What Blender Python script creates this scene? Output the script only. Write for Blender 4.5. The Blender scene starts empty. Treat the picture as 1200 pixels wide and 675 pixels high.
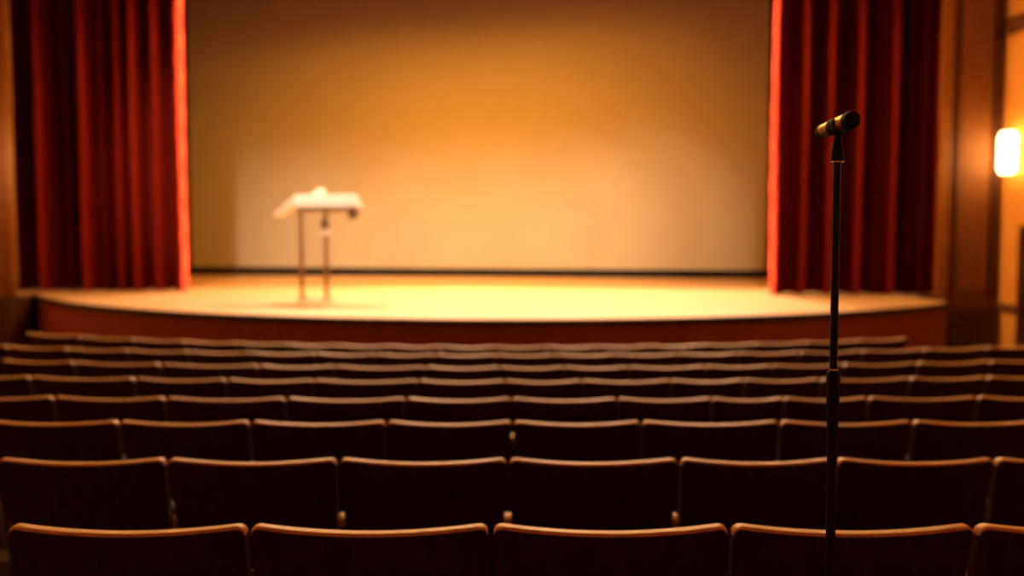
import bpy, math, random
from math import sin, cos, pi, radians
from mathutils import Vector
random.seed(7)
scene = bpy.context.scene
col = scene.collection
F = 1075.0
P = math.atan(67.5 / F)
CZ = 1.5

# ------------------------------------------------------------------ helpers
def at(px, py, Y):
    """world point seen at a photo pixel, at distance Y into the room"""
    a = (px - 600) / F; b = (337.5 - py) / F
    dy = cos(P) + b * sin(P); dz = -sin(P) + b * cos(P)
    t = Y / dy
    return Vector((a * t, Y, CZ + dz * t))

class MB:
    """collects geometry for one mesh"""
    def __init__(s): s.v = []; s.f = []; s.m = []
    def add(s, vs, fs, mi=0):
        o = len(s.v); s.v += [tuple(p) for p in vs]
        s.f += [tuple(i + o for i in f) for f in fs]; s.m += [mi] * len(fs)
    def box(s, x0, x1, y0, y1, z0, z1, mi=0):
        s.add([(x, y, z) for z in (z0, z1) for y in (y0, y1) for x in (x0, x1)],
              [(0, 2, 3, 1), (4, 5, 7, 6), (0, 1, 5, 4), (2, 6, 7, 3), (0, 4, 6, 2), (1, 3, 7, 5)], mi)
    def rings(s, rings, cap=True, close=True, mi=0):
        n = len(rings[0]); vs = [p for r in rings for p in r]; fs = []
        for i in range(len(rings) - 1):
            for j in range(n if close else n - 1):
                a = i * n + j; b = i * n + (j + 1) % n
                fs.append((a, b, b + n, a + n))
        if cap: fs.append(tuple(reversed(range(n)))); fs.append(tuple(range((len(rings) - 1) * n, len(rings) * n)))
        s.add(vs, fs, mi)
    def lathe(s, prof, o=(0, 0, 0), axis=(0, 0, 1), n=28, mi=0):
        ax = Vector(axis).normalized(); q = Vector((0, 0, 1)).rotation_difference(ax)
        s.rings([[tuple(Vector(o) + q @ Vector((r * cos(2 * pi * k / n), r * sin(2 * pi * k / n), h)))
                  for k in range(n)] for r, h in prof], mi=mi)
    def tube(s, pts, r, n=14, mi=0):
        pts = [Vector(p) for p in pts]; R = []
        for i, p in enumerate(pts):
            d = (pts[min(i + 1, len(pts) - 1)] - pts[max(i - 1, 0)]).normalized()
            q = Vector((0, 0, 1)).rotation_difference(d)
            R.append([tuple(p + q @ Vector((r * cos(2 * pi * k / n), r * sin(2 * pi * k / n), 0))) for k in range(n)])
        s.rings(R, mi=mi)
    def build(s, name, mats, parent=None, smooth=True, bevel=0, seg=2, ang=35):
        me = bpy.data.meshes.new(name); me.from_pydata(s.v, [], s.f); me.validate(); me.update()
        for m in (mats if isinstance(mats, (list, tuple)) else [mats]): me.materials.append(m)
        for p, mi in zip(me.polygons, s.m): p.material_index = mi; p.use_smooth = smooth
        if smooth: me.set_sharp_from_angle(angle=radians(ang))
        o = bpy.data.objects.new(name, me); col.objects.link(o)
        if parent: o.parent = parent
        if bevel:
            b = o.modifiers.new('bevel', 'BEVEL'); b.width = bevel; b.segments = seg; b.limit_method = 'ANGLE'
        return o

def tag(o, label=None, cat=None, group=None, kind=None):
    if label: o['label'] = label
    if cat: o['category'] = cat
    if group: o['group'] = group
    if kind: o['kind'] = kind
    return o

def empty(name, loc, rz=0):
    e = bpy.data.objects.new(name, None); e.location = loc; e.rotation_euler = (0, 0, rz)
    e.empty_display_size = .1; col.objects.link(e); return e

def mat(name, c1, c2=None, rough=.5, scale=(8, 8, 8), nscale=1.0, metal=0, emit=None, est=0, bump=0, sheen=0, spec=.5,
        coat=0, detail=5, lo=.35, hi=.65):
    m = bpy.data.materials.new(name); m.use_nodes = True; nt = m.node_tree; N = nt.nodes; L = nt.links
    b = N['Principled BSDF']
    b.inputs['Roughness'].default_value = rough; b.inputs['Metallic'].default_value = metal
    b.inputs['Specular IOR Level'].default_value = spec
    if sheen: b.inputs['Sheen Weight'].default_value = sheen; b.inputs['Sheen Roughness'].default_value = .4
    if coat: b.inputs['Coat Weight'].default_value = coat; b.inputs['Coat Roughness'].default_value = .15
    tc = N.new('ShaderNodeTexCoord'); mp = N.new('ShaderNodeMapping'); mp.inputs['Scale'].default_value = scale
    nz = N.new('ShaderNodeTexNoise'); nz.inputs['Scale'].default_value = nscale; nz.inputs['Detail'].default_value = detail
    L.new(tc.outputs['Object'], mp.inputs[0]); L.new(mp.outputs[0], nz.inputs[0])
    cr = N.new('ShaderNodeValToRGB'); cr.color_ramp.elements[0].position = lo; cr.color_ramp.elements[1].position = hi
    cr.color_ramp.elements[0].color = (*c1, 1); cr.color_ramp.elements[1].color = (*(c2 or c1), 1)
    L.new(nz.outputs[0], cr.inputs[0]); L.new(cr.outputs[0], b.inputs['Base Color'])
    if bump:
        bp = N.new('ShaderNodeBump'); bp.inputs['Strength'].default_value = bump; bp.inputs['Distance'].default_value = .01
        L.new(nz.outputs[0], bp.inputs['Height']); L.new(bp.outputs[0], b.inputs['Normal'])
    if emit:
        b.inputs['Emission Color'].default_value = (*emit, 1); b.inputs['Emission Strength'].default_value = est
    return m

# ------------------------------------------------------------------ materials
M = {}
M['blond'] = mat('blond_wood', (.66, .36, .13), (.80, .47, .19), .42, (2, 40, 40), coat=.1)
M['mahogany'] = mat('dark_mahogany', (.022, .004, .002), (.050, .009, .004), .42, (60, 60, 1.5), spec=.35)
M['cushion'] = mat('seat_cloth', (.05, .006, .006), (.08, .01, .008), .9, (200, 200, 200), sheen=.2)
M['iron'] = mat('black_iron', (.012, .010, .010), (.02, .018, .016), .5, (20, 20, 20))
M['carpet'] = mat('carpet', (.02, .004, .003), (.04, .008, .005), .95, (90, 90, 90), bump=.3)
M['fascia'] = mat('stage_fascia_wood', (.26, .042, .006), (.32, .055, .008), .55, (14, 14, .6))
M['nosing'] = mat('dark_nosing', (.022, .006, .003), (.03, .008, .004), .5, (10, 10, 10))
M['velvet'] = mat('red_velvet', (.11, .0052, .0012), (.15, .0075, .0018), .95, (30, 30, 3), spec=.08)
M['screen'] = mat('screen_cloth', (.27, .225, .155), (.285, .235, .165), .9, (3, 3, 3), spec=.1)
M['black'] = mat('black_masking', (.004, .004, .004), (.007, .006, .006), .9, (20, 20, 20), spec=.1)
M['gilt'] = mat('gilt_trim', (.30, .125, .015), (.37, .155, .02), .45, (3, 3, 12))
M['pier'] = mat('brown_pier_panel', (.20, .075, .006), (.24, .088, .008), .62, (10, 10, 1.0))
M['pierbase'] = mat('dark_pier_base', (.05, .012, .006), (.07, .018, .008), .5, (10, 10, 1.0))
M['wall'] = mat('ochre_plaster', (.62, .26, .035), (.68, .30, .045), .6, (2, 2, 2))
M['groove'] = mat('brown_moulding', (.10, .03, .01), (.13, .045, .014), .5, (10, 10, 10))
M['ceiling'] = mat('dark_ceiling', (.10, .06, .035), (.12, .07, .04), .9, (2, 2, 2))
M['white'] = mat('white_laminate', (.86, .82, .78), (.90, .87, .84), .4, (6, 6, 6))
M['paper'] = mat('pale_cloth', (.85, .72, .58), (.9, .78, .64), .8, (30, 30, 30), bump=.2)
M['legmetal'] = mat('bronze_leg_metal', (.26, .15, .07), (.30, .18, .09), .45, (10, 10, 10), metal=.4)
M['darkmetal'] = mat('dark_bracket', (.06, .03, .012), (.08, .04, .016), .5, (10, 10, 10))
M['blackmetal'] = mat('black_enamel', (.006, .006, .006), (.009, .009, .009), .38, (30, 30, 30), spec=.25)
M['rubber'] = mat('black_rubber', (.005, .005, .005), (.008, .008, .008), .6, (60, 60, 60), spec=.2)
M['chrome'] = mat('chrome', (.7, .68, .64), (.75, .73, .7), .15, (30, 30, 30), metal=1)
M['micbody'] = mat('champagne_mic_body', (.50, .36, .15), (.56, .41, .18), .36, (30, 30, 30), metal=.75)
M['bulb'] = mat('glowing_glass', (.95, .9, .8), None, .5, emit=(1, .56, .20), est=18.0)

def plank_mat():
    m = bpy.data.materials.new('pale_stage_boards'); m.use_nodes = True; nt = m.node_tree; N = nt.nodes; L = nt.links
    b = N['Principled BSDF']; b.inputs['Roughness'].default_value = .38
    tc = N.new('ShaderNodeTexCoord')
    br = N.new('ShaderNodeTexBrick'); br.inputs['Scale'].default_value = 1
    br.inputs['Brick Width'].default_value = 2.4; br.inputs['Row Height'].default_value = .11
    br.inputs['Mortar Size'].default_value = .003
    br.inputs['Color1'].default_value = (.76, .46, .21, 1); br.inputs['Color2'].default_value = (.70, .41, .17, 1)
    br.inputs['Mortar'].default_value = (.30, .15, .05, 1)
    mp = N.new('ShaderNodeMapping'); mp.inputs['Scale'].default_value = (1.5, 25, 1)
    nz = N.new('ShaderNodeTexNoise'); nz.inputs['Scale'].default_value = 1.5; nz.inputs['Detail'].default_value = 6
    mx = N.new('ShaderNodeMix'); mx.data_type = 'RGBA'; mx.blend_type = 'MULTIPLY'; mx.inputs[0].default_value = .35
    L.new(tc.outputs['Object'], br.inputs[0]); L.new(tc.outputs['Object'], mp.inputs[0]); L.new(mp.outputs[0], nz.inputs[0])
    L.new(br.outputs[0], mx.inputs[6]); L.new(nz.outputs[0], mx.inputs[7]); L.new(mx.outputs[2], b.inputs['Base Color'])
    return m
M['boards'] = plank_mat()

# ------------------------------------------------------------------ seat rows (numbers read off the photograph)
BACK_H = .86
ROWS = [  # distance, photo height of the seat-centre top edge, plan curvature, seam positions in the photo
    (1.98, 619.5, .000, [-285, 2, 288, 575, 858, 1148, 1437]),
    (2.88, 540.5, .001, [-7, 193, 395, 595, 797, 982, 1169, 1360]),
    (3.78, 496.0, .003, [-22, 138, 292, 452, 601, 752, 915, 1071, 1225]),
    (4.68, 468.5, .008, [-75, 62, 193, 334, 475, 599, 724, 835, 919, 1018, 1147, 1262]),
    (5.58, 447.3, .017, [-60, 35, 158, 265, 367, 490, 592, 682, 787, 872, 962, 1067, 1157, 1250]),
    (6.48, 431.2, .024, [-75, 2, 87, 188, 303, 393, 498, 586, 662, 737, 827, 905, 988, 1075, 1160, 1240]),
    (7.38, 416.4, .028, [-60, 10, 80, 150, 222, 296, 370, 441, 508, 580, 652, 722, 794, 866, 937, 1010, 1082, 1155, 1226]),
    (8.28, 407.0, .044, [32, 96, 158, 218, 278, 338, 398, 458, 518, 580, 640, 699, 760, 824, 884, 944, 1003, 1062]),
]
def row_pt(px, d, s):
    Y = d
    for _ in range(25):
        p = at(px, 400, Y); Y = d + s * p.x ** 2
        Y = min(Y, d + 2.5)
    return Vector((p.x, Y, 0))
TOPZ = [at(600, y, d).z for d, y, s, b in ROWS]
RZ = [z - BACK_H for z in TOPZ]

# floor: raked carpet that follows the rows
def floor_mesh():
    prof = [(-3.0, 0, RZ[0] + .42), (-.72, 0, RZ[0] + .25), (1.08, 0, RZ[0] + .08)]
    prof += [(r[0], r[2], z) for r, z in zip(ROWS, RZ)]
    prof += [(9.4, .05, RZ[-1] - .01), (14.5, 0, RZ[-1] - .01)]
    xs = [-8.2 + 16.4 * i / 60 for i in range(61)]
    mb = MB(); vs = []
    for d, s, z in prof:
        for x in xs: vs.append((x, d + s * x * x, z))
    n = len(xs); fs = [(i * n + j, i * n + j + 1, (i + 1) * n + j + 1, (i + 1) * n + j) for i in range(len(prof) - 1) for j in range(n - 1)]
    k = len(vs); vs += [(x, y, z - .35) for x, y, z in vs]
    fs += [tuple(a + k for a in reversed(f)) for f in fs]
    m = len(prof)
    rim = [j for j in range(n)] + [i * n + n - 1 for i in range(1, m)] + [(m - 1) * n + j for j in range(n - 2, -1, -1)] + [i * n for i in range(m - 2, 0, -1)]
    for a, b in zip(rim, rim[1:] + rim[:1]): fs.append((b, a, a + k, b + k))
    mb.add(vs, fs); return mb
fl = floor_mesh().build('floor', M['carpet'], smooth=False)
tag(fl, 'dark red carpeted floor sloping down towards the stage', kind='structure')

RC = .020
W = .53; GAP = .013; LEAN = math.tan(radians(13)); T = .029
def top_line(x, w):
    """height of the back's top edge: dips in the middle, rounds off at the corners"""
    h = BACK_H + .013 * min(1, (2 * x / w) ** 2)
    e = abs(x) - (w / 2 - RC)
    if e > 0: h -= RC - math.sqrt(max(RC ** 2 - e * e, 0)) * .98
    return h
def back_y(x, z, w): return (BACK_H - z) * LEAN - .023 * (1 - (2 * x / w) ** 2)
def xcols(w):
    n = 22; xs = [-(w / 2 - RC) + (w - 2 * RC) * i / n for i in range(n + 1)]
    c = [RC * sin(radians(a)) for a in (18, 36, 52, 66, 78, 86)]
    return [-(w / 2 - RC) - e for e in reversed(c)] + xs + [(w / 2 - RC) + e for e in c]
def shell_mb():
    w = W - GAP; mb = MB(); xs = xcols(w); rings = []
    for x in xs:
        zt = top_line(x, w) - .007; zb = .36; pts = []
        nz = 8
        for k in range(nz + 1):
            z = zb + (zt - zb) * k / nz; g = 1 - .05 * (1 - k / nz); pts.append((x * g, back_y(x, z, w) - T / 2, z))
        for k in range(nz, -1, -1):
            z = zb + (zt - zb) * k / nz; g = 1 - .05 * (1 - k / nz); pts.append((x * g, back_y(x, z, w) + T / 2, z))
        rings.append(pts)
    mb.rings(rings); return mb
def trim_mb():
    w = W - GAP; mb = MB(); xs = xcols(w); rings = []
    for x in xs:
        zt = top_line(x, w); zb = zt - .007
        y0 = back_y(x, zt, w); t = T / 2 + .0004
        pr = [(-t, zb), (-t, zt - .003), (-t * .8, zt - .0006), (-t * .45, zt), (t * .5, zt + .0003), (t * .85, zt - .0006), (t, zt - .003), (t, zb)]
        rings.append([(x, y0 + a, z) for a, z in pr])
    mb.rings(rings); return mb
def pad_mb():
    w = W - .09; mb = MB(); n = 14; rings = []
    for i in range(n + 1):
        x = -w / 2 + w * i / n; e = 1 - abs(2 * x / w) ** 6; pts = []
        for k in range(9):
            z = .42 + .36 * k / 8; f = (1 - abs(k / 4 - 1) ** 6) * e
            pts.append((x, back_y(x, z, W) + T / 2 + .002 + .03 * f, z))
        for k in range(8, -1, -1):
            z = .42 + .36 * k / 8; pts.append((x, back_y(x, z, W) + T / 2 + .001, z))
        rings.append(pts)
    mb.rings(rings); return mb
def seat_mb():   # folded up against the back
    w = W - .115; mb = MB(); n = 12; rings = []
    for i in range(n + 1):
        x = -w / 2 + w * i / n; e = (1 - abs(2 * x / w) ** 6) ** .5 if abs(2 * x / w) < 1 else 0
        pts = []
        for k in range(17):
            a = 2 * pi * k / 16
            sx = math.copysign(abs(cos(a)) ** .4, cos(a)); sz = math.copysign(abs(sin(a)) ** .4, sin(a))
            pts.append((x, .235 + sx * (.022 + .022 * e), .50 + sz * (.14 + .03 * e)))
        rings.append(pts[:-1])
    mb.rings(rings); return mb
def under_mb():
    mb = MB(); w = W - .125; rings = []
    for i in range(13):
        x = -w / 2 + w * i / 12; b = .016 * (1 - (2 * x / w) ** 2)
        rings.append([(x, .281, .35), (x, .295 + b, .355), (x, .300 + b, .50), (x, .295 + b, .655), (x, .281, .66)])
    mb.rings(rings); return mb
def arm_mb(side):
    x = side * W / 2; mb = MB(); path = []
    for t in [i / 16 for i in range(17)]:   # level at the rear, then curving down to the front
        y = .080 + .28 * t; z = .647 - .10 * max(0, t - .10) ** 1.0 - .05 * max(0, t - .55) ** 1.5
        path.append((y, z))
    rings = []
    for i, (y, z) in enumerate(path):
        e = (.75, .95)[i] if i < 2 else (1 if i < 14 else 1 - .18 * (i - 13))
        z -= (.013, .003)[i] if i < 2 else 0
        hw = .021 * e; h = .013
        rings.append([(x - hw, y, z - h), (x - hw, y, z + h * .4), (x - hw * .7, y, z + h), (x + hw * .7, y, z + h), (x + hw, y, z + h * .4), (x + hw, y, z - h)])
    mb.rings(rings); return mb
def leg_mb(side):
    x = side * W / 2; mb = MB()
    pts = [(.10, .0), (.40, .0), (.40, .02), (.29, .05), (.26, .30), (.30, .52), (.31, .555), (.112, .631), (.108, .57), (.145, .35), (.18, .05), (.10, .02)]
    mb.rings([[(x - .006, y, z) for y, z in pts], [(x + .006, y, z) for y, z in pts]])
    return mb

def make_seat():
    root = empty('theatre_seat', (0, 0, 0))
    shell_mb().build('backrest', M['mahogany'], root)
    tag(trim_mb().build('top_edge', M['blond'], root), 'pale wooden top edge')
    pad_mb().build('back_cushion', M['cushion'], root)
    s = seat_mb().build('seat', M['cushion'], root)
    under_mb().build('seat_underside', M['mahogany'], s)
    tag(arm_mb(-1).build('armrest', M['blond'], root), 'pale wooden armrest')
    leg_mb(-1).build('leg', M['iron'], root)
    return root
proto = make_seat()
arm_r = arm_mb(1).build('armrest', M['blond']); leg_r = leg_mb(1).build('leg', M['iron'])
def copy_tree(o, parent=None):
    c = o.copy(); col.objects.link(c); c.parent = parent
    for ch in [k for k in bpy.data.objects if k.parent == o]: copy_tree(ch, c)
    return c
ORD = ['first', 'second', 'third', 'fourth', 'fifth', 'sixth', 'seventh', 'eighth', 'ninth', 'tenth', 'eleventh',
       'twelfth', 'thirteenth', 'fourteenth', 'fifteenth', 'sixteenth', 'seventeenth', 'eighteenth', 'nineteenth', 'twentieth']
ROWN = ['nearest row', 'second row from camera', 'third row from camera', 'fourth row from camera',
        'fifth row from camera', 'third row from stage', 'second row from stage', 'front row below stage']
first = True
extra = []
for k, (d, y, s, bs) in enumerate(ROWS):
    pts = [row_pt(b, d, s) for b in bs]
    seats = [(a, b, pa, pb) for a, b, pa, pb in zip(bs, bs[1:], pts, pts[1:]) if b > 4 and a < 1198]
    n = len(seats)
    for i, (a, b, pa, pb) in enumerate(seats):
        c = (pa + pb) / 2; w = (pb - pa).length; rz = math.atan2(pb.y - pa.y, pb.x - pa.x)
        if first: o = proto; first = False
        else: o = copy_tree(proto)
        o.location = (c.x, c.y, RZ[k]); o.rotation_euler = (0, 0, rz); o.scale = (w / W, 1, 1)
        if i == n - 1: extra.append(o)
        if i < n / 2: pos = ('leftmost' if i == 0 else ORD[i] + ' from left')
        else: pos = ('rightmost' if i == n - 1 else ORD[n - 1 - i] + ' from right')
        hint = ''
        if a < 978 < b and k < 1: hint = ', behind microphone stand'
        lab = 'dark seat with pale top edge, ' + pos + ' in ' + ROWN[k] + hint
        tag(o, lab, 'theatre seat', 'theatre seats in rows facing the stage')
for i, o in enumerate(extra):
    a = arm_r if i == 0 else arm_r.copy(); l = leg_r if i == 0 else leg_r.copy()
    if i: col.objects.link(a); col.objects.link(l)
    a.parent = o; l.parent = o; tag(a, 'pale wooden armrest')

# ------------------------------------------------------------------ stage
SZ = .571
def sy(x): # curved front edge of the stage
    R = 8.3
    return 9.6 + R - math.sqrt(max(R * R - x * x, 4)) if abs(x) < 7.6 else 9.6 + R - math.sqrt(R*R - 7.6*7.6)
XL, XR = -6.95, 5.62
stage = tag(empty('stage', (0, 9.6, RZ[-1] - .01)), 'raised pale wooden stage with curved red-brown front', kind='structure')
def world_child(o, par):
    o.parent = par; o.matrix_parent_inverse = par.matrix_world.inverted(); return o
bpy.context.view_layer.update()
xs = [XL + (XR - XL) * i / 80 for i in range(81)]
def slab(z0, z1, off, yb=None, thick=None):
    mb = MB(); rings = []
    for x in xs:
        y0 = sy(x) - off; y1 = yb if yb else y0 + thick
        rings.append([(x, y0, z0), (x, y1, z0), (x, y1, z1), (x, y0, z1)])
    mb.rings(rings); return mb
sf = slab(SZ - .06, SZ, 0, yb=13.2)
sf.box(-9, 8, 13.2, 21.4, SZ - .06, SZ)
world_child(sf.build('stage_boards', M['boards'], smooth=False), stage)
world_child(slab(SZ - .075, SZ - .004, .03, thick=.0295).build('nosing', M['nosing']), stage)
world_child(slab(RZ[-1] - .01, SZ - .075, -.03, thick=.10).build('fascia', M['fascia']), stage)

# ------------------------------------------------------------------ projection screen
A = at(225, 316, 19.3); B = at(897, 320, 17.6)
A.z = B.z = SZ
scr = empty('projection_screen', (A + B) / 2, math.atan2(B.y - A.y, B.x - A.x))
tag(scr, 'huge pale projection screen with black border at the back of the stage', 'screen')
sw = (B - A).length; SH = 7.4
m = MB(); m.box(-sw / 2, sw / 2, -.01, .02, .165, SH); m.build('screen_cloth', M['screen'], scr, smooth=False)
m = MB(); fw = .11
m.box(-sw / 2 - fw, sw / 2 + fw, -.03, .05, 0, .163); m.box(-sw / 2 - fw, sw / 2 + fw, -.03, .05, SH + .002, SH + .16)
m.box(-sw / 2 - fw, -sw / 2 - .001, -.03, .05, .1631, SH + .0019); m.box(sw / 2 + .001, sw / 2 + fw, -.03, .05, .1631, SH + .0019)
m.build('border', M['black'], scr, smooth=False)

# ------------------------------------------------------------------ curtains
def curtain(Y0, ridges, faint, inner_px, outer_px, side, label):
    """side -1: left curtain (inner end right)"""
    x_at = lambda px: at(px, 300, Y0).x
    inner = x_at(inner_px); outer = x_at(outer_px)
    rr = [x_at(p) for p in ridges]
    plan = []
    seq = rr if side < 0 else rr[::-1]          # from outer to inner
    seq = [outer] + seq
    offs = [0] + (faint if side < 0 else faint[::-1])
    for a, b, oa, ob in zip(seq, seq[1:], offs, offs[1:]):
        n = 16; w = abs(b - a); amp = min(.50, 1.1 * w + .05)
        for i in range(n):
            t = i / n; c = (.5 + .5 * cos(2 * pi * t)) ** 3.2
            plan.append((a + (b - a) * t, oa + (ob - oa) * t + (amp - .5 * (oa + ob)) * (1 - c), b))
    plan.append((seq[-1], 0, 0))
    # last, flatter bay and the return that runs back upstage
    a = seq[-1]; w = inner - a
    for t in (.04, .08, .13, .18, .24, .32, .45, .6, .75, .88, .97):
        plan.append((a + w * t, (.36 * sin(pi * .5 * t / .24) if t < .24 else .36 - .37 * ((t - .24) / .73) ** 1.3), 0))
    y_in = plan[-1][1]
    for t in range(1, 10): plan.append((inner + .018 * sin(t * 1.7), y_in + .030 * t, 0))
    H = 6.3; nz = 26; mb = MB(); rings = []
    th = .02
    for k in range(nz + 1):
        z = H * k / nz; f = 1 + .10 * (1 - k / nz); ring = []
        front = []; back = []
        for i, (x, y, _) in enumerate(plan):
            wob = .012 * sin(z * 1.3 + i * .21) 
            front.append(Vector((x + wob * .6, Y0 + y * f - .02, SZ + .012 + z)))
        for i, p in enumerate(front):
            q0 = front[max(i - 1, 0)]; q1 = front[min(i + 1, len(front) - 1)]
            d = (q1 - q0); nrm = Vector((-d.y, d.x, 0)).normalized()
            if side > 0: nrm = -nrm
            back.append(p + nrm * th)
        rings.append([tuple(p) for p in front] + [tuple(p) for p in reversed(back)])
    mb.rings(rings)
    base = Vector(((inner + outer) / 2, Y0, SZ))
    for i, v in enumerate(mb.v): mb.v[i] = tuple(Vector(v) - base)
    o = mb.build('stage_curtain', M['velvet'], ang=60); o.location = base
    return tag(o, label, 'curtain', 'red stage curtains either side of the screen')
curtain(13.9, [47, 72, 98, 117, 140, 158, 184], [0, .2, 0, .16, .02, 0, 0], 212, 8, -1, 'deep red velvet stage curtain left of the screen, beside the lectern')
curtain(13.1, [943, 973, 1007, 1031, 1047, 1071, 1088], [0, 0, 0, .17, 0, .17, .14], 908, 1101, 1, 'deep red velvet stage curtain right of the screen, behind the microphone')

# ------------------------------------------------------------------ proscenium piers, side walls, shell
ZB = RZ[-1] - .01
def struct(name, mb, m, label=None, bevel=0):
    return tag(mb.build(name, m, smooth=False, bevel=bevel), label, kind='structure')
gx0 = at(1098, 300, 12.4).x; gx1 = at(1111, 300, 12.4).x; wxR = at(1168, 300, 12.55).x
m = MB(); m.box(gx0, gx1, 12.4, 12.43, SZ + .002, 6.9)
m.box(gx0 - .015, gx0 + .05, 12.38, 12.399, SZ + .002, 6.9)
struct('trim_1', m, M['gilt'], 'gilt vertical moulding right of the red curtain', .01)
m = MB()
m.box(gx1 + .001, wxR - .03, 12.5, 12.75, SZ - .12, 6.9)
m.box(gx1 + .12, wxR - .17, 12.47, 12.499, SZ + .1, 6.8)
struct('wall_proscenium_right', m, M['pier'], 'brown panelled proscenium pier between gilt moulding and wall lamp', .01)
m = MB(); m.box(XR + .001, wxR - .03, 12.42, 13.3, ZB, SZ - .121)
m.box(XR + .18, wxR - .03, 12.38, 12.419, ZB, SZ - .15)
struct('trim_2', m, M['pierbase'], 'dark wooden base of the right pier beside the stage front', .008)
m = MB(); m.box(gx1 + .0015, gx1 + .075, 12.455, 12.4995, SZ + .002, 6.85)  # darker strips along both edges of the pier
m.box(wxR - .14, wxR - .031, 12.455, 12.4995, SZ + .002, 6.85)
struct('trim_8', m, M['pierbase'], 'dark vertical strips along the edges of the brown right pier', .006)
lx1 = at(20, 300, 12.95).x; lx0 = at(12, 300, 12.95).x; wxL = -7.75
m = MB(); m.box(lx0, lx1, 12.93, 12.959, SZ + .002, 6.9)
m.box(lx1 - .03, lx1 + .01, 12.91, 12.929, SZ + .002, 6.9)
struct('trim_3', m, M['gilt'], 'gilt vertical moulding left of the red curtain', .01)
m = MB(); m.box(wxL + .01, lx0 - .001, 12.96, 13.12, SZ - .02, 6.9)
struct('wall_proscenium_left', m, M['pier'], 'brown proscenium pier at the left edge', .01)
m = MB(); m.box(wxL + .01, XL - .001, 12.6, 13.5, ZB, SZ - .021)
struct('trim_4', m, M['pierbase'], 'dark wooden base of the left pier beside the stage front', .008)

m = MB(); m.box(wxR, wxR + .25, -3, 13.3, ZB - .2, 7.3)
struct('wall_right', m, M['wall'], 'ochre side wall carrying the glowing wall lamp')
m = MB(); m.box(wxL - .25, wxL, -3, 13.7, ZB - .2, 7.3)
struct('wall_left', m, M['wall'], 'ochre side wall left of the stage')
# mouldings on the right wall
zt_ = at(1185, 24, 11.95).z; zb_ = at(1185, 363, 11.95).z
m = MB(); m.box(wxR - .035, wxR - .001, -2.9, 12.4, zt_ - .09, zt_ + .09)
m.box(wxR - .05, wxR - .001, -2.9, 12.4, zt_ + .0901, zt_ + .12)
struct('trim_5', m, M['groove'], 'brown horizontal moulding high on the right wall')
m = MB(); m.box(wxR - .03, wxR - .001, -2.9, 12.4, zb_ - .05, zb_ + .05)
struct('trim_6', m, M['groove'], 'brown horizontal moulding low on the right wall')
xq = at(1197, 380, 1); 
yq = wxR / (597 / F) * 1.0
m = MB(); m.box(wxR - .06, wxR - .001, yq - 1.3, yq - .02, ZB - .1, zb_ - .4)
m.box(wxR - .06, wxR - .001, yq - .14, yq - .02, zb_ - .399, zb_ + 1.0)
m.box(wxR - .06, wxR - .001, yq - 1.3, yq - 1.18, zb_ - .399, zb_ + 1.0)
m.box(wxR - .06, wxR - .001, yq - 1.3, yq - .02, zb_ + 1.001, zb_ + 1.1)
m.box(wxR - .03, wxR - .001, yq - 1.179, yq - .141, zb_ - .399, zb_ + .999)
for za, zc_ in ((zb_ - .3, zb_ + .2), (zb_ + .3, zb_ + .9)):
    m.box(wxR - .04, wxR - .031, yq - 1.08, yq - .24, za, zc_)
struct('door_1', m, M['pierbase'], 'dark wooden side door at the right edge of the photo')
m = MB(); m.box(wxL - .2, wxR + .2, -3.25, -3, ZB - .4, 7.3); struct('wall_back', m, M['wall'], 'wall behind the audience')
m = MB(); m.box(wxL - .25, wxR + .25, -3.2, 13.3, 7.0, 7.3); struct('ceiling', m, M['ceiling'], 'dark auditorium ceiling')
# proscenium header and stage house
m = MB(); m.box(wxL - .2, wxR + .2, 13.5, 13.75, 6.2, 10.6); struct('wall_proscenium_header', m, M['black'], 'dark wall above the stage opening')
m = MB(); m.box(-9.2, 8.2, 21.4, 21.6, ZB, 10.6); struct('wall_stage_back', m, M['black'], 'black wall behind the screen')
m = MB(); m.box(-9.2, -9.0, 13.75, 21.4, ZB, 10.6); struct('wall_stage_left', m, M['black'], 'black side wall of the stage, left')
m = MB(); m.box(8.0, 8.2, 13.3, 21.4, ZB, 10.6); struct('wall_stage_right', m, M['black'], 'black side wall of the stage, right')
m = MB(); m.box(-9.2, 8.2, 13.75, 21.6, 10.6, 10.8); struct('ceiling_stage', m, M['black'], 'black ceiling over the stage')

# ------------------------------------------------------------------ wall lamps
def sconce(x, y, z, side, label):
    r = empty('wall_lamp', (x, y, z)); tag(r, label, 'wall lamp', 'glowing glass wall lamps')
    s = -side
    m = MB(); m.box(min(0, s * .03), max(0, s * .03), -.10, .10, -.16, .16); m.build('back_plate', M['gilt'], r, bevel=.006)
    m = MB(); R = []
    for k in range(13):       # rounded rectangular glass shade
        z_ = -.27 + .54 * k / 12; e = (1 - abs(z_ / .275) ** 8) ** .5
        pr = []
        for q in range(24):
            a = 2 * pi * q / 24
            cx = math.copysign(abs(cos(a)) ** .5, cos(a)); cy = math.copysign(abs(sin(a)) ** .5, sin(a))
            pr.append((s * .13 + cx * .085 * (.55 + .45 * e), cy * .125 * (.55 + .45 * e), z_))
        R.append(pr)
    m.rings(R); m.build('lamp_shade', M['bulb'], r)
    m = MB(); m.box(min(s * .031, s * .10), max(s * .031, s * .10), -.02, .02, -.285, -.272); m.build('bracket', M['gilt'], r)
    return r
ps = at(1181, 178, 12.0)
sconce(wxR, 12.12, ps.z, 1, 'bright glowing glass lamp on the right wall near the stage')
sconce(wxL, 12.0, ps.z, -1, 'bright glowing glass lamp on the left wall near the stage')
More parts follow.
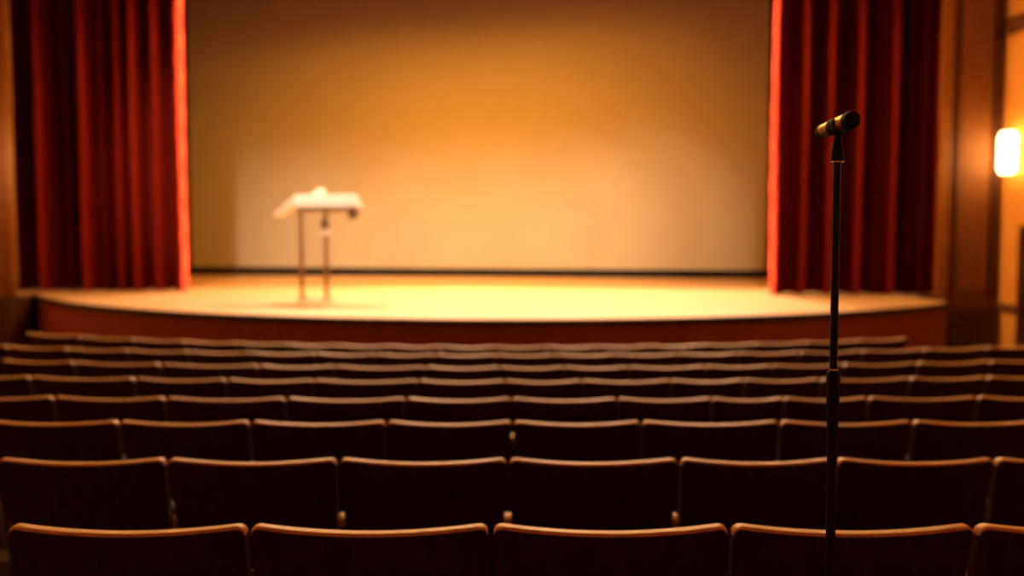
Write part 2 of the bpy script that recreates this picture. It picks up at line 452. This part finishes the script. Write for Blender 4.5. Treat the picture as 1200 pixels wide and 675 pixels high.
for yy, nm in ((7.5, 'beside the middle rows'), (2.6, 'beside the nearest row')):  # unseen lamps added to light the microphone and seats from the sides
    sconce(wxR, yy, ps.z, 1, 'added unseen glass lamp on the right wall ' + nm)
    sconce(wxL, yy, ps.z, -1, 'added unseen glass lamp on the left wall ' + nm)

# ------------------------------------------------------------------ lectern
LY = 12.2
s_ = LY / F
base = Vector((at(385, 352, LY).x, LY, SZ))
lec = tag(empty('lectern', base), 'white-topped lectern on two thin legs standing on the stage', 'lectern')
def LX(px): return at(px, 300, LY).x - base.x
def LZ(py): return at(385, py, LY).z - SZ
# reading desk: shallow white tray, sloping up towards the audience
m = MB(); x0, x1 = LX(349), LX(422); z0, z1 = LZ(243), LZ(229)
R = []
n = 10
for i in range(n + 1):
    x = x0 + (x1 - x0) * i / n
    R.append([(x, -.16, z0), (x, .28, z0 - .03), (x, .28, z0 + .03), (x, -.12, z1), (x, -.16, z1)])
m.rings(R); m.build('desk_top', M['white'], lec, smooth=False, bevel=.012, seg=3)
m = MB(); m.box(x0 + .01, x1 - .01, -.15, .25, z0 - .055, z0 - .032); m.build('under_frame', M['legmetal'], lec, bevel=.005)
# drop leaf on the left side, hanging at a slant
m = MB(); ax, az = LX(350), LZ(233); bx, bz = LX(325), LZ(252)
dx, dz = bx - ax, bz - az; L_ = math.hypot(dx, dz); nx, nz_ = -dz / L_ * .03, dx / L_ * .03
m.rings([[(ax - .005 + nx, y, az + nz_), (bx + nx, y, bz + nz_), (bx - nx * .8, y, bz - nz_ * .8), (ax - .005 - nx * .8, y, az - nz_ * .8)] for y in (-.15, .26)])
m.build('side_leaf', M['white'], lec, smooth=False, bevel=.01)
for px, y in ((353, .02), (382, .02)):
    m = MB(); xc = LX(px); m.rings([[(xc - .026, y - .02, z), (xc + .026, y - .02, z), (xc + .026, y + .02, z), (xc - .026, y + .02, z)] for z in (.02, z0 - .056)])
    m.build('leg', M['legmetal'], lec, smooth=False, bevel=.006)
m = MB()
for px in (353, 382):
    m.box(LX(px) - .03, LX(px) + .03, -.24, .26, 0, .0195)
m.box(LX(353) + .031, LX(382) - .031, .0, .03, .001, .018)
m.build('foot_frame', M['legmetal'], lec, smooth=False, bevel=.006)
m = MB(); xc = LX(382); m.lathe([(.018, 0), (.045, .012), (.05, .06), (.045, .10), (.02, .11)], (xc - .005, -.02, LZ(267)), (0, 0, 1)); m.build('height_knob', M['darkmetal'], lec)
m = MB(); m.box(xc - .034, xc + .034, -.03, .065, LZ(276), LZ(269)); m.build('clamp', M['white'], lec, bevel=.006)
m = MB(); xk = LX(415.5); m.lathe([(.02, 0), (.056, .015), (.066, .055), (.056, .09), (.018, .11)], (xk, -.10, LZ(257)), (0, 0, 1))
m.lathe([(.012, 0), (.012, .05)], (xk, -.07, LZ(257) + .1), (0, 0, 1)); m.build('hanging_knob', M['darkmetal'], lec)
# cloth lying on the desk
m = MB(); c0 = Vector((at(376, 229, LY).x, LY - .08, at(376, 230, LY).z + .000)); R = []
for k in range(9):
    t = k / 8; r = math.sqrt(max(1 - t * t, .0)) if t < 1 else .02
    R.append([(.085 * r * cos(a) * (1 + .12 * sin(3 * a)) - .03 * (1 - t) + .02 * t, .075 * r * sin(a) * (1 + .1 * cos(4 * a)), .10 * t) for a in [2 * pi * q / 20 for q in range(20)]])
m.rings(R); o = m.build('folded_cloth', M['paper']); o.location = c0 + Vector((0, .04, .006))
tag(o, 'small pale crumpled cloth lying on the lectern top', 'cloth')

# ------------------------------------------------------------------ microphone stand
MY = 1.65
k_ = MY / F
def mx(px): return at(px, 437, MY).x
mc = at(980, 437, MY)
fz = RZ[0] + .08 * (1.98 - MY) / .9 + .004
st = tag(empty('microphone_stand', (mc.x, MY, fz)), 'tall thin black microphone stand behind the nearest row', 'microphone stand')
st['label'] = 'tall thin black microphone stand in sharp focus, right of centre before the nearest seats'
def MZ(py): return at(980, py, MY).z - fz
zc = MZ(434); zt = MZ(189)
m = MB(); m.lathe([(.006, -.006), (.150, -.004), (.152, .006), (.146, .014), (.06, .024), (.022, .034), (.020, .055), (.012, .06)], n=48); m.build('round_base', M['blackmetal'], st)
m = MB(); m.lathe([(.0085, .05), (.0085, zc - .10)]); m.build('lower_tube', M['blackmetal'], st)
m = MB(); m.lathe([(.0088, MZ(545)), (.0096, MZ(520)), (.0105, MZ(490)), (.0118, MZ(460)), (.0119, MZ(440)), (.0108, MZ(436)), (.0075, zc)])
m.build('clutch', M['rubber'], st)
m = MB(); m.lathe([(.0078, zc + .0002), (.0086, zc + .001), (.0078, zc + .003)]); m.build('clutch_ring', M['chrome'], st)
m = MB(); m.lathe([(.0070, zc + .0032), (.0070, zt - .003)]); m.build('upper_tube', M['blackmetal'], st)
m = MB(); m.lathe([(.0105, zt - .0028), (.0113, zt - .0018), (.0113, zt - .0004), (.0105, zt)]); m.build('collar_ring', M['chrome'], st)
# clip: tapered socket, then a cradle gripping the microphone
m = MB(); zz = MZ(163)
m.lathe([(.0112, zt + .0002), (.0114, zt + .006), (.0105, zt + .018), (.0085, zt + .030), (.0062, zz), (.0045, zz + .006)])
m.build('clip_socket', M['rubber'], st)
st.rotation_euler = (0, radians(-.25), 0)
# microphone axis: tail lower left and away, head upper right and towards the viewer
tail = at(963, 154.5, MY + .075); head = at(999, 140, MY - .045)
ax = (head - tail).normalized(); Lm = (head - tail).length
mid = tail + ax * Lm * .52
mic = tag(empty('microphone', mid), 'short gold-bodied microphone with black head clipped on top of the stand', 'microphone')
O = tail - mid
def mpart(name, prof, mt, par=mic):
    m = MB(); m.lathe([(r, h) for r, h in prof], O, ax, n=40); return m.build(name, mt, par)
rt, rh = .0128, .0150
def rad(h): return rt + (rh - rt) * h / Lm
mpart('body', [(.002, -.0115), (.006, -.0105), (.0098, -.007), (.0122, -.001), (.0130, .006)] + [(rad(h), h) for h in (.01, Lm * .3, Lm * .5, Lm * .86)], M['micbody'])
mpart('tail_cap', [(.0102, -.0068), (.0127, -.0005), (.0135, .004), (.0136, .0095), (.0130, .010)], M['rubber'])
mpart('band', [(rad(Lm * .40) + .0002, Lm * .385), (rad(Lm * .4) + .0011, Lm * .39), (rad(Lm * .5) + .0011, Lm * .425), (rad(Lm * .5) + .0002, Lm * .43)], M['rubber'])
mpart('grille', [(rad(Lm * .86), Lm * .8601), (rh + .0003, Lm * .88), (rh + .0004, Lm * .97), (rh - .0006, Lm + .002), (rh - .003, Lm + .005), (.004, Lm + .0075), (.001, Lm + .0078)], M['rubber'])
# cradle of the clip under the microphone, part of the stand
m = MB()
side = ax.cross(Vector((0, 0, 1))).normalized(); up = side.cross(ax).normalized()
R = []
for h in (.51, .53, .58, .65, .67):
    c = tail + ax * Lm * h; r0 = rad(Lm * h) + .0012; r1 = r0 + .0028; ring = []
    for q in range(15):
        a = radians(-215 + 250 * q / 14); ring.append(c + (side * cos(a) + up * sin(a)) * r1)
    for q in range(14, -1, -1):
        a = radians(-215 + 250 * q / 14); ring.append(c + (side * cos(a) + up * sin(a)) * r0)
    R.append([tuple(p) for p in ring])
m.rings(R)
bpy.context.view_layer.update()
top = st.matrix_world @ Vector((0, 0, zz + .004)); c = tail + ax * Lm * .60 - up * (rad(Lm * .6) + .0015)
m.tube([top - Vector((0, 0, .004)), top, (top + c) / 2, c], .0062)
o = m.build('clip_cradle', M['rubber']); o.parent = st; o.matrix_parent_inverse = st.matrix_world.inverted()

# ------------------------------------------------------------------ light
def spot(name, loc, tgt, watts, angle, blend=1.0, c=(1, .62, .27), size=.3):
    l = bpy.data.lights.new(name, 'SPOT'); l.energy = watts; l.spot_size = radians(angle); l.spot_blend = blend; l.color = c; l.shadow_soft_size = size
    o = bpy.data.objects.new(name, l); col.objects.link(o); o.location = loc
    o.rotation_euler = (Vector(tgt) - Vector(loc)).to_track_quat('-Z', 'Y').to_euler(); return o
def area(name, loc, tgt, watts, sx, sy_, c=(1, .62, .27), spread=180):
    l = bpy.data.lights.new(name, 'AREA'); l.shape = 'RECTANGLE'; l.size = sx; l.size_y = sy_; l.energy = watts; l.color = c; l.spread = radians(spread)
    o = bpy.data.objects.new(name, l); col.objects.link(o); o.location = loc
    o.rotation_euler = (Vector(tgt) - Vector(loc)).to_track_quat('-Z', 'Y').to_euler(); return o
WARM = (1, .60, .24); CREAM = (1, .74, .42)
for x in (-3.6, -1.2, 1.2, 3.4):
    spot('stage_downlight', (x, 15.4, 5.9), (x * .8, 11.7, SZ), 3300, 76, 1, (1, .66, .42))
for x, tx, e in ((-2.0, -4.6, .8), (-1.5, -2.8, .9), (-.9, -1.1, 1.0), (-.3, .5, .9), (.3, 2.1, .75)):
    spot('screen_fill', (x, 11.4, 6.4), (tx, 17.9, .9), 1900 * e, 82, 1, (1, .42, .05))  # unseen orange spots added because floor bounce leaves the screen too dim
for x, tx, e in ((-3.4, -4.9, .9), (-2.2, -3.0, 1), (-1.0, -1.1, 1), (.2, .8, 1), (1.4, 2.6, .9)):
    spot('lower_screen_fill', (x, 3.0, 6.7), (tx, 18.1, 1.0), 8200 * e, 20, 1, (1, .75, .50))  # unseen cream spots added to brighten the lower part of the screen
for z in (.8, 1.35, 1.9, 2.45, 3.0, 3.55, 4.1, 4.65, 5.2):     # unseen spots added behind each curtain to brighten the other one's edge
    spot('curtain_edge_fill', (4.7, 14.95, z), (-5.07, 14.45, z), 110000, 7.4, .5, (1, .66, .32), .05)
    spot('curtain_edge_fill', (-5.9, 14.95, z), (3.8, 13.66, z), 110000, 7.4, .5, (1, .66, .32), .05)
spot('curtain_fold_fill', (-1.2, 12.75, 6.1), (-6.2, 13.9, 2.0), 1700, 62, 1, (1, .55, .22), .1)  # unseen grazing spots, added to pick out the curtain folds
spot('curtain_fold_fill', (.6, 12.0, 6.1), (5.2, 13.1, 2.0), 1700, 62, 1, (1, .55, .22), .1)
area('seat_top_fill', (-.5, 11.6, 6.9), (-.5, 6.0, 3.2), 1150, 11, .5, (1, .50, .15))  # unseen area light added to brighten the top edges of the seats
spot('lectern_fill', (-2.2, 5, 6.8), (at(385, 238, LY).x, LY, at(385, 238, LY).z - .1), 1200, 8, .6, (1, .88, .64), .08)  # unseen narrow spot added to whiten the lectern's front face
w = bpy.data.worlds.new('world'); scene.world = w; w.use_nodes = True
w.node_tree.nodes['Background'].inputs[0].default_value = (1, .5, .2, 1); w.node_tree.nodes['Background'].inputs[1].default_value = .0

# ------------------------------------------------------------------ camera
cd = bpy.data.cameras.new('camera'); cam = bpy.data.objects.new('camera', cd); col.objects.link(cam)
cam.location = (0, 0, CZ); cam.rotation_euler = (pi / 2 - P, 0, 0)
cd.sensor_width = 36; cd.lens = 36 * F / 1200; cd.clip_start = .05
cd.dof.use_dof = True; cd.dof.focus_distance = 1.66; cd.dof.aperture_fstop = 1.85
scene.camera = cam
scene.view_settings.view_transform = 'Standard'; scene.view_settings.look = 'None'
scene.view_settings.gamma = 1; scene.view_settings.use_curve_mapping = False; scene.view_settings.exposure = 0
scene.cycles.use_denoising = True
scene.cycles.max_bounces = 8; scene.cycles.diffuse_bounces = 5; scene.cycles.sample_clamp_indirect = 4
